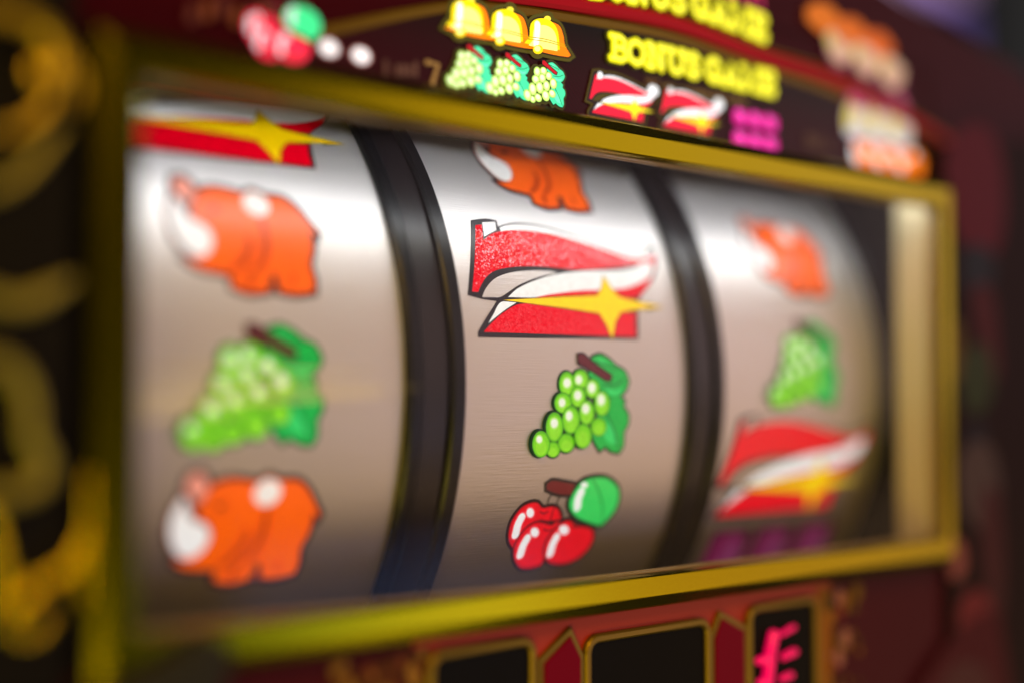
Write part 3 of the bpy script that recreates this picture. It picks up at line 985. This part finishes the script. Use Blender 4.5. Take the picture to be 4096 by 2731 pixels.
# right hand trio rows
a = art_rhino(True)
for k in range(3):
    a.build("rhino_print", upper, M['lit'], PP, o=(461.5 + 15.2 * k, 86.2), s=0.43)
M['dimlit'] = attr_lit('dim_backlit_ink', 0.85)
af = Art()
af.poly([(-2, 0), (6, -1.5), (14, 0), (15, 8), (12, 17), (6.5, 22), (1.5, 17), (-2.6, 8)], (120, 60, 60))
af.poly([(-1.6, 0.6), (6, -0.8), (13.6, 0.6), (14.4, 8), (10, 14), (3, 14), (-2, 8)], (244, 220, 200))
af.poly([(1.4, 13), (6.5, 11), (11.6, 13), (10.6, 17.5), (6.5, 21), (2.4, 17.5)], (206, 80, 120))
af.poly([(-1.4, 3), (2.8, 2), (4.2, 9), (2.2, 13.5), (-0.8, 8)], (244, 222, 70))
af.poly([(-1, -0.2), (6, -1.0), (11, 0), (9, 3), (2, 3.4)], (232, 236, 246))
for k in range(3):
    af.build("flame_print", upper, M['dimlit'], PP, o=(460.0 + 14.8 * k, 100.5), s=1.0)
ao, ac = Art(), Art()
for k in range(3):
    u, v = 17.5 * k, -2.2 * k
    ao.poly([(u - 3, v), (u + 7, v - 3.5), (u + 17, v - 2), (u + 20, v + 3.5), (u + 13, v + 8), (u + 3, v + 7.5), (u - 3, v + 4.5)], (236, 116 - 8 * k, 6))
    ac.poly([(u - 1, v + 5), (u + 2, v - 3), (u + 9, v - 6), (u + 16, v - 3), (u + 18, v + 4), (u + 10, v + 8), (u + 3, v + 8)], (150, 50, 88))
    ac.poly([(u - 1, v + 5.5), (u + 2, v - 0.6), (u + 9, v - 3.6), (u + 15.5, v - 0.6), (u + 17.5, v + 5), (u + 10, v + 8.5), (u + 3, v + 8.5)], (236, 186, 150))
    ac.poly([(u - 0.6, v + 4.5), (u + 2.2, v + 1), (u + 4.8, v + 4), (u + 2.6, v + 7)], (230, 200, 84))
ac.build("blossom_print", upper, M['dimlit'], PP, o=(447.0, 131.0))
ao.build("orange_print", upper, M['dimlit'], PP, o=(437.5, 140.5))
ak = Art()
for k in range(5):
    u = k * 9.0
    ak.raw(ribbon([(u, 0.6), (u + 3, 6), (u + 6, 0)], 2.0, sm=False), (196, 40, 90))
ak.build("pink_lettering", upper, M['lit'], PP, o=(366.0, 141.0))

# lower panel: red strip, three dark displays with gold surrounds, two gabled plates, the pink segment figure
low_mat = mat('red_brown_panel', lin((176, 54, 34)), 0.4, 0.0, 0.15, bump=0.2, bscale=900)
lower = part(plate("lower_panel", [(60, -64.5), (640, -64.5), (640, -170), (60, -170)], 8.4, 14.0, mat('maroon_panel', lin((70, 18, 34)), 0.45, 0.0, 0.05)))
plate("red_strip", [(240, -64), (430, -64), (430, -170), (240, -170)], 8.0, 9.0, low_mat, lower)


def rrect(x0, x1, z0, z1, r, n=5):
    out = []
    for cx, cz, a0 in ((x1 - r, z1 - r, 0), (x0 + r, z1 - r, 90), (x0 + r, z0 + r, 180), (x1 - r, z0 + r, 270)):
        for s in range(n + 1):
            a = R8(a0 + 90 * s / n)
            out.append((cx + r * math.cos(a), cz + r * math.sin(a)))
    return out


for x0, x1, zt in ((246.5, 281.8, -72.4), (306.8, 359.8, -74.9), (383.9, 418.8, -73.4)):
    d = plate("display_window", rrect(x0, x1, -125, zt, 3.0), 7.2, 8.4, M['screen'], lower)
    sweep_frame("display_surround", x0, x1, -125, zt, [(0, 8.2), (0, 6.6), (0.6, 6.0), (2.0, 6.0), (2.6, 6.6), (2.6, 8.2)], 3.0, M['dimgold'], parent=lower)
for pts in (((285.2, -77.2), (298.6, -68.8), (304.0, -78.0), (304.0, -130), (285.2, -130)), ((362.2, -79.0), (367.2, -71.0), (381.3, -77.6), (381.3, -130), (362.2, -130))):
    plate("gable_surround", list(pts), 6.6, 8.2, M['dimgold'], lower, bevel=0.5)
    cx = sum(p[0] for p in pts) / 5
    ins = grow(list(pts), -2.0)
    plate("gable_plate", ins, 5.9, 6.8, M['crimson'], lower, bevel=0.3)


SEGS = [((394.2, -82.0), (392.0, -88.2), 2.0), ((392.1, -90.4), (390.1, -99.2), 2.0), ((398.7, -82.0), (405.3, -80.4), 0.9), ((399.6, -89.9), (405.7, -88.9), 1.25), ((398.5, -97.2), (403.6, -96.7), 1.1), ((386.3, -89.7), (390.2, -89.5), 1.5), ((387.1, -97.0), (389.6, -97.2), 1.5)]


def rod(name, p, q, r, y, material, parent, depth=1.6):
    """rounded lozenge bar standing proud of the panel"""
    n = 10
    P, Q = Vector((p[0], y, p[1])) * MM, Vector((q[0], y, q[1])) * MM
    ax = (Q - P).normalized()
    side = ax.cross(Vector((0, 1, 0))).normalized()
    fr_ = Vector((0, -1, 0))
    V, Fc = [], []
    prof = []
    for j in range(1, 6):
        t = j / 6 * math.pi / 2
        prof.append((P - ax * r * MM * math.cos(t), math.sin(t)))
    for j in range(0, 6):
        t = math.pi / 2 - j / 6 * math.pi / 2
        prof.append((Q + ax * r * MM * math.cos(t), math.sin(t)))
    for c, s in prof:
        for i in range(n):
            a = 2 * math.pi * i / n
            V.append(c + side * r * MM * s * math.cos(a) + fr_ * r * MM * s * math.sin(a))
    for k in range(len(prof) - 1):
        for i in range(n):
            Fc.append((k * n + i, k * n + (i + 1) % n, (k + 1) * n + (i + 1) % n, (k + 1) * n + i))
    Fc.append(tuple(range(n)))
    Fc.append(tuple((len(prof) - 1) * n + i for i in range(n)))
    return mesh(name, V, Fc, parent, (material,), smooth=True)


for p, q, r in SEGS:
    rod("lit_segment", p, q, r, 5.6, M['digit'], lower)
# flecked border right of the displays
af2 = Art()
rnd = random.Random(11)
af2.raw([(421.6, -68.5), (431, -69), (431, -125), (421.6, -125)], (150, 92, 4))
for k in range(34):
    u, v = 427 + 21 * rnd.random(), -70 - 40 * rnd.random()
    c = rnd.choice([(150, 100, 20), (170, 110, 110), (110, 30, 40), (130, 96, 10), (96, 76, 26)])
    w = 0.8 + 2.0 * rnd.random()
    af2.raw(ell((u, v, w, 0.4 * w, -0.3 * w, 1.2 * w), n=9), c)
af2.build("flecked_print", lower, M['panelprint'], on_plane(7.9))
al = Art()
al.poly([(238, -69), (246, -69), (245, -120), (214, -120), (212, -74)], (84, 44, 16))
for k in range(30):
    u, v = 214 + 30 * rnd.random(), -70 - 16 * rnd.random()
    c = rnd.choice([(150, 110, 50), (120, 60, 40), (96, 76, 20), (60, 20, 24)])
    w = 0.6 + 1.6 * rnd.random()
    al.raw(ell((u, v, w, 0.4 * w, -0.3 * w, 1.2 * w), n=9), c)
al.build("flecked_print", lower, M['panelprint'], on_plane(7.9))

# right side panel with its printed patches
side_mat = mat('side_panel_print', lin((30, 14, 18)), 0.5, 0.0, 0.05)
sidep = part(plate("side_panel", [(506.5, -170), (640, -170), (640, 118), (506.5, 100)], 6.0, 14.0, side_mat))
asd = Art()
for pts, c in (
    ([(508, 98), (536, 112), (552, 96), (548, 62), (530, 58), (514, 66)], (84, 0, 28)),
    ([(520, 58), (540, 60), (542, 46), (524, 42)], (26, 32, 52)),
    ([(526, 42), (540, 44), (546, 22), (544, 6), (534, 16)], (70, 12, 20)),
    ([(507, 26), (516, 30), (518, 10), (508, 6)], (84, 62, 10)),
    ([(518, 14), (536, 20), (540, 0), (522, -6)], (44, 56, 34)),
    ([(522, -12), (534, -12), (532, -26), (520, -26)], (28, 26, 44)),
    ([(516, -24), (540, -22), (542, -54), (520, -48)], (74, 60, 72)),
    ([(532, -40), (544, -40), (546, -90), (534, -80)], (66, 26, 40)),
    ([(507, -60), (515, -58), (517, -70), (508, -72)], (150, 84, 92)),
    ([(514, -82), (532, -80), (538, -94), (516, -100)], (110, 34, 50)),
    ([(474, -124), (500, -100), (530, -88), (545, -92), (545, -160), (474, -160)], (70, 0, 24)),
    ([(500, -112), (520, -106), (536, -118), (524, -132), (504, -128)], (76, 40, 52)),
):
    asd.poly(pts, c, n=7, corner=150)
asd.build("panel_print", sidep, M['panelprint'], on_plane(5.8))

# left side: dark backing with raised gold scroll work
backing = part(plate("ornament_backing", [(40, -170), (139.2, -170), (139.2, 84), (135, 112), (40, 150)], 3.0, 12.0, mat('ornament_black', lin((17, 15, 18)), 0.5, 0.0, 0.1)))


def tube(name, pts, r, y, material, parent, n=12, closed=False, sq=0.7):
    P = [Vector((p[0], y + (p[3] if len(p) > 3 else 0.0), p[1])) * MM for p in
         ([(a[0], a[1]) for a in smooth_pts(pts, 7, 120, closed)])]
    k = len(P)
    V, Fc = [], []
    for i, c in enumerate(P):
        t = (P[(i + 1) % k if closed else min(i + 1, k - 1)] - P[i - 1 if closed else max(i - 1, 0)]).normalized()
        s = t.cross(Vector((0, 1, 0))).normalized()
        e = 1.0 if closed else min(1.0, 0.45 + 0.55 * min(i, k - 1 - i) / 4)
        for j in range(n):
            a = 2 * math.pi * j / n
            V.append(c + s * r * MM * e * math.cos(a) + Vector((0, -1, 0)) * r * MM * e * sq * math.sin(a))
    for i in range(k if closed else k - 1):
        for j in range(n):
            Fc.append((i * n + j, i * n + (j + 1) % n, ((i + 1) % k) * n + (j + 1) % n, ((i + 1) % k) * n + j))
    if not closed:
        Fc.append(tuple(range(n)))
        Fc.append(tuple((k - 1) * n + j for j in range(n)))
    return mesh(name, V, Fc, parent, (material,), smooth=True)


M['scroll'] = mat('gold_scroll_plating', (0.80, 0.55, 0.04), 0.42, 1.0, 0.5, bump=0.25, bscale=350)
M['glitter'] = mat('gold_glitter_plating', (1.0, 0.76, 0.01), 0.22, 1.0, 0.5, bump=1.0, bscale=1500)
M['olive'] = mat('satin_olive_gold', (0.34, 0.30, 0.07), 0.5, 0.7, 0.5)
tube("gold_scroll", [(104, 82), (117, 82), (127, 81), (132, 77), (132.4, 71), (129, 69.5), (127, 72)], 2.2, -2.0, M['scroll'], backing)
tube("gold_scroll", [(132.6, 70), (131, 63), (124, 57.6), (114, 56.0), (104, 57)], 1.1, 0.5, M['scroll'], backing)
tube("gold_scroll", [(110, 42), (124, 46), (136, 60)], 1.3, 1.2, M['olive'], backing)
tube("gold_scroll", [(136, 76), (139, 70), (138, 64)], 1.0, 0.0, M['scroll'], backing)
tube("gold_scroll", [(108, 6.6), (117, 7.4), (124, 5.6), (127.4, -1), (128, -8.5), (131, -14.4), (129.6, -19), (124.3, -20.6), (112, -20.2)], 2.0, -1.6, M['olive'], backing)
tube("gold_scroll", [(112, 24), (126, 20), (139, 26)], 2.2, 1.6, M['olive'], backing)
tube("glitter_scroll", [(114, -22), (119, -27), (121.2, -35.6), (123.0, -44.5), (130.3, -41.0), (138.0, -37.0), (141.4, -30)], 1.4, -1.0, M['glitter'], backing)
tube("glitter_scroll", [(141.6, -17), (141.4, -30), (140.6, -46)], 0.7, -1.0, M['glitter'], backing)
tube("glitter_scroll", [(123, -44), (128, -52), (134.5, -47)], 0.9, 0.0, M['glitter'], backing)
tube("glitter_scroll", [(108, -24.5), (116, -24), (121, -25.5)], 1.0, -1.5, M['glitter'], backing)

# hammered beads along the glitter scroll and the frame's lower left edge
def beads(name, line, r, y, material, parent, step):
    P = [Vector(p) for p in smooth_pts(line, 12, 120, False)]
    d, last = 0.0, P[0]
    V, Fc = [], []
    rb = random.Random(5)
    for p in P:
        d += (p - last).length
        last = p
        if d < step:
            continue
        d = 0.0
        for k in range(2):
            c = Vector((p.x + rb.uniform(-1, 1) * 0.9, y - rb.random() * 0.5, p.y + rb.uniform(-1, 1) * 0.5))
            b0, q = len(V), r * rb.uniform(0.6, 1.2)
            for v in ((1, 0, 0), (-1, 0, 0), (0, 0, 1), (0, 0, -1), (0, -1, 0), (0, 1, 0)):
                V.append((c + Vector(v) * q) * MM)
            Fc.extend((b0 + i0, b0 + i1, b0 + i2) for i0, i1, i2 in ((0, 2, 4), (2, 1, 4), (1, 3, 4), (3, 0, 4), (2, 0, 5), (1, 2, 5), (3, 1, 5), (0, 3, 5)))
    o = mesh(name, V, Fc, parent, (material,))
    o["kind"] = "stuff"
    return o


beads("glitter_bead", [(119, -27), (121.2, -35.6), (123.0, -44.5), (130.3, -41.0), (138.0, -37.0)], 0.35, -2.6, M['glitter'], backing, 0.5)
beads("glitter_bead", [(142.2, -17), (142.0, -30), (141.6, -46)], 0.35, -0.4, M['glitter'], backing, 0.5)

# black bumper in front of the frame's lower left corner
bump = part(plate("corner_bumper", smooth_pts([(140, -130), (140.5, -70), (150, -63.8), (160, -60.2), (169, -56.6), (174.4, -57.6), (176, -63), (170, -80), (168, -130)], 4, 60), -6.0, 7.0, M['black'], bevel=2.0))

# cabinet body
part(plate("cabinet_body", [(58, -300), (642, -300), (642, 126), (597, 145), (497, 158), (420, 174), (300, 198), (58, 198)], 300.0, 480.0, M['black']))
for x0, x1 in ((58, 62), (636, 642)):
    part(box("cabinet_side", x0 * MM, x1 * MM, 0.0272, 0.2998, -0.2998, 0.125, None, (M['black'],)))

# ------------------------------------------------------------------ what shows past the machine's shoulder
wall_m = mat('far_wall_paint', lin((52, 56, 74)), 0.8, 0, 0.2)
w = box("far_wall", 0.5, 6.5, 3.4, 3.5, -1.2, 3.0, None, (wall_m,))
w["kind"] = "structure"
arc = empty("arcade_machine", (2.35, 1.30, -0.30))
arc["label"] = "out of focus machine with violet lit screen beyond the slot machine's shoulder"
arc["category"] = "arcade machine"
def bpart(*a, **k):
    o = box(*a, **k)
    o.parent = arc
    o.matrix_parent_inverse = Matrix.Translation(arc.location).inverted()
    return o
body_m = mat('dark_blue_cabinet', lin((36, 40, 58)), 0.5)
bpart("cabinet_body", 2.05, 2.75, 1.30, 1.75, -0.30, 1.15, None, (body_m,), bevel=0.02)
def glow(name, rgb, s):
    m = bpy.data.materials.new(name)
    N, L, P = nodes(m)
    P.inputs["Base Color"].default_value = (0.02, 0.02, 0.02, 1)
    P.inputs["Emission Color"].default_value = (*lin(rgb), 1)
    P.inputs["Emission Strength"].default_value = s
    return m
bpart("screen", 2.12, 2.68, 1.28, 1.305, 0.52, 0.80, None, (glow('violet_glow', (96, 74, 140), 1.0),), bevel=0.005)
bpart("marquee", 2.12, 2.68, 1.27, 1.305, 0.86, 1.06, None, (glow('pink_glow', (190, 150, 180), 1.0),), bevel=0.005)

bpy.context.view_layer.update()
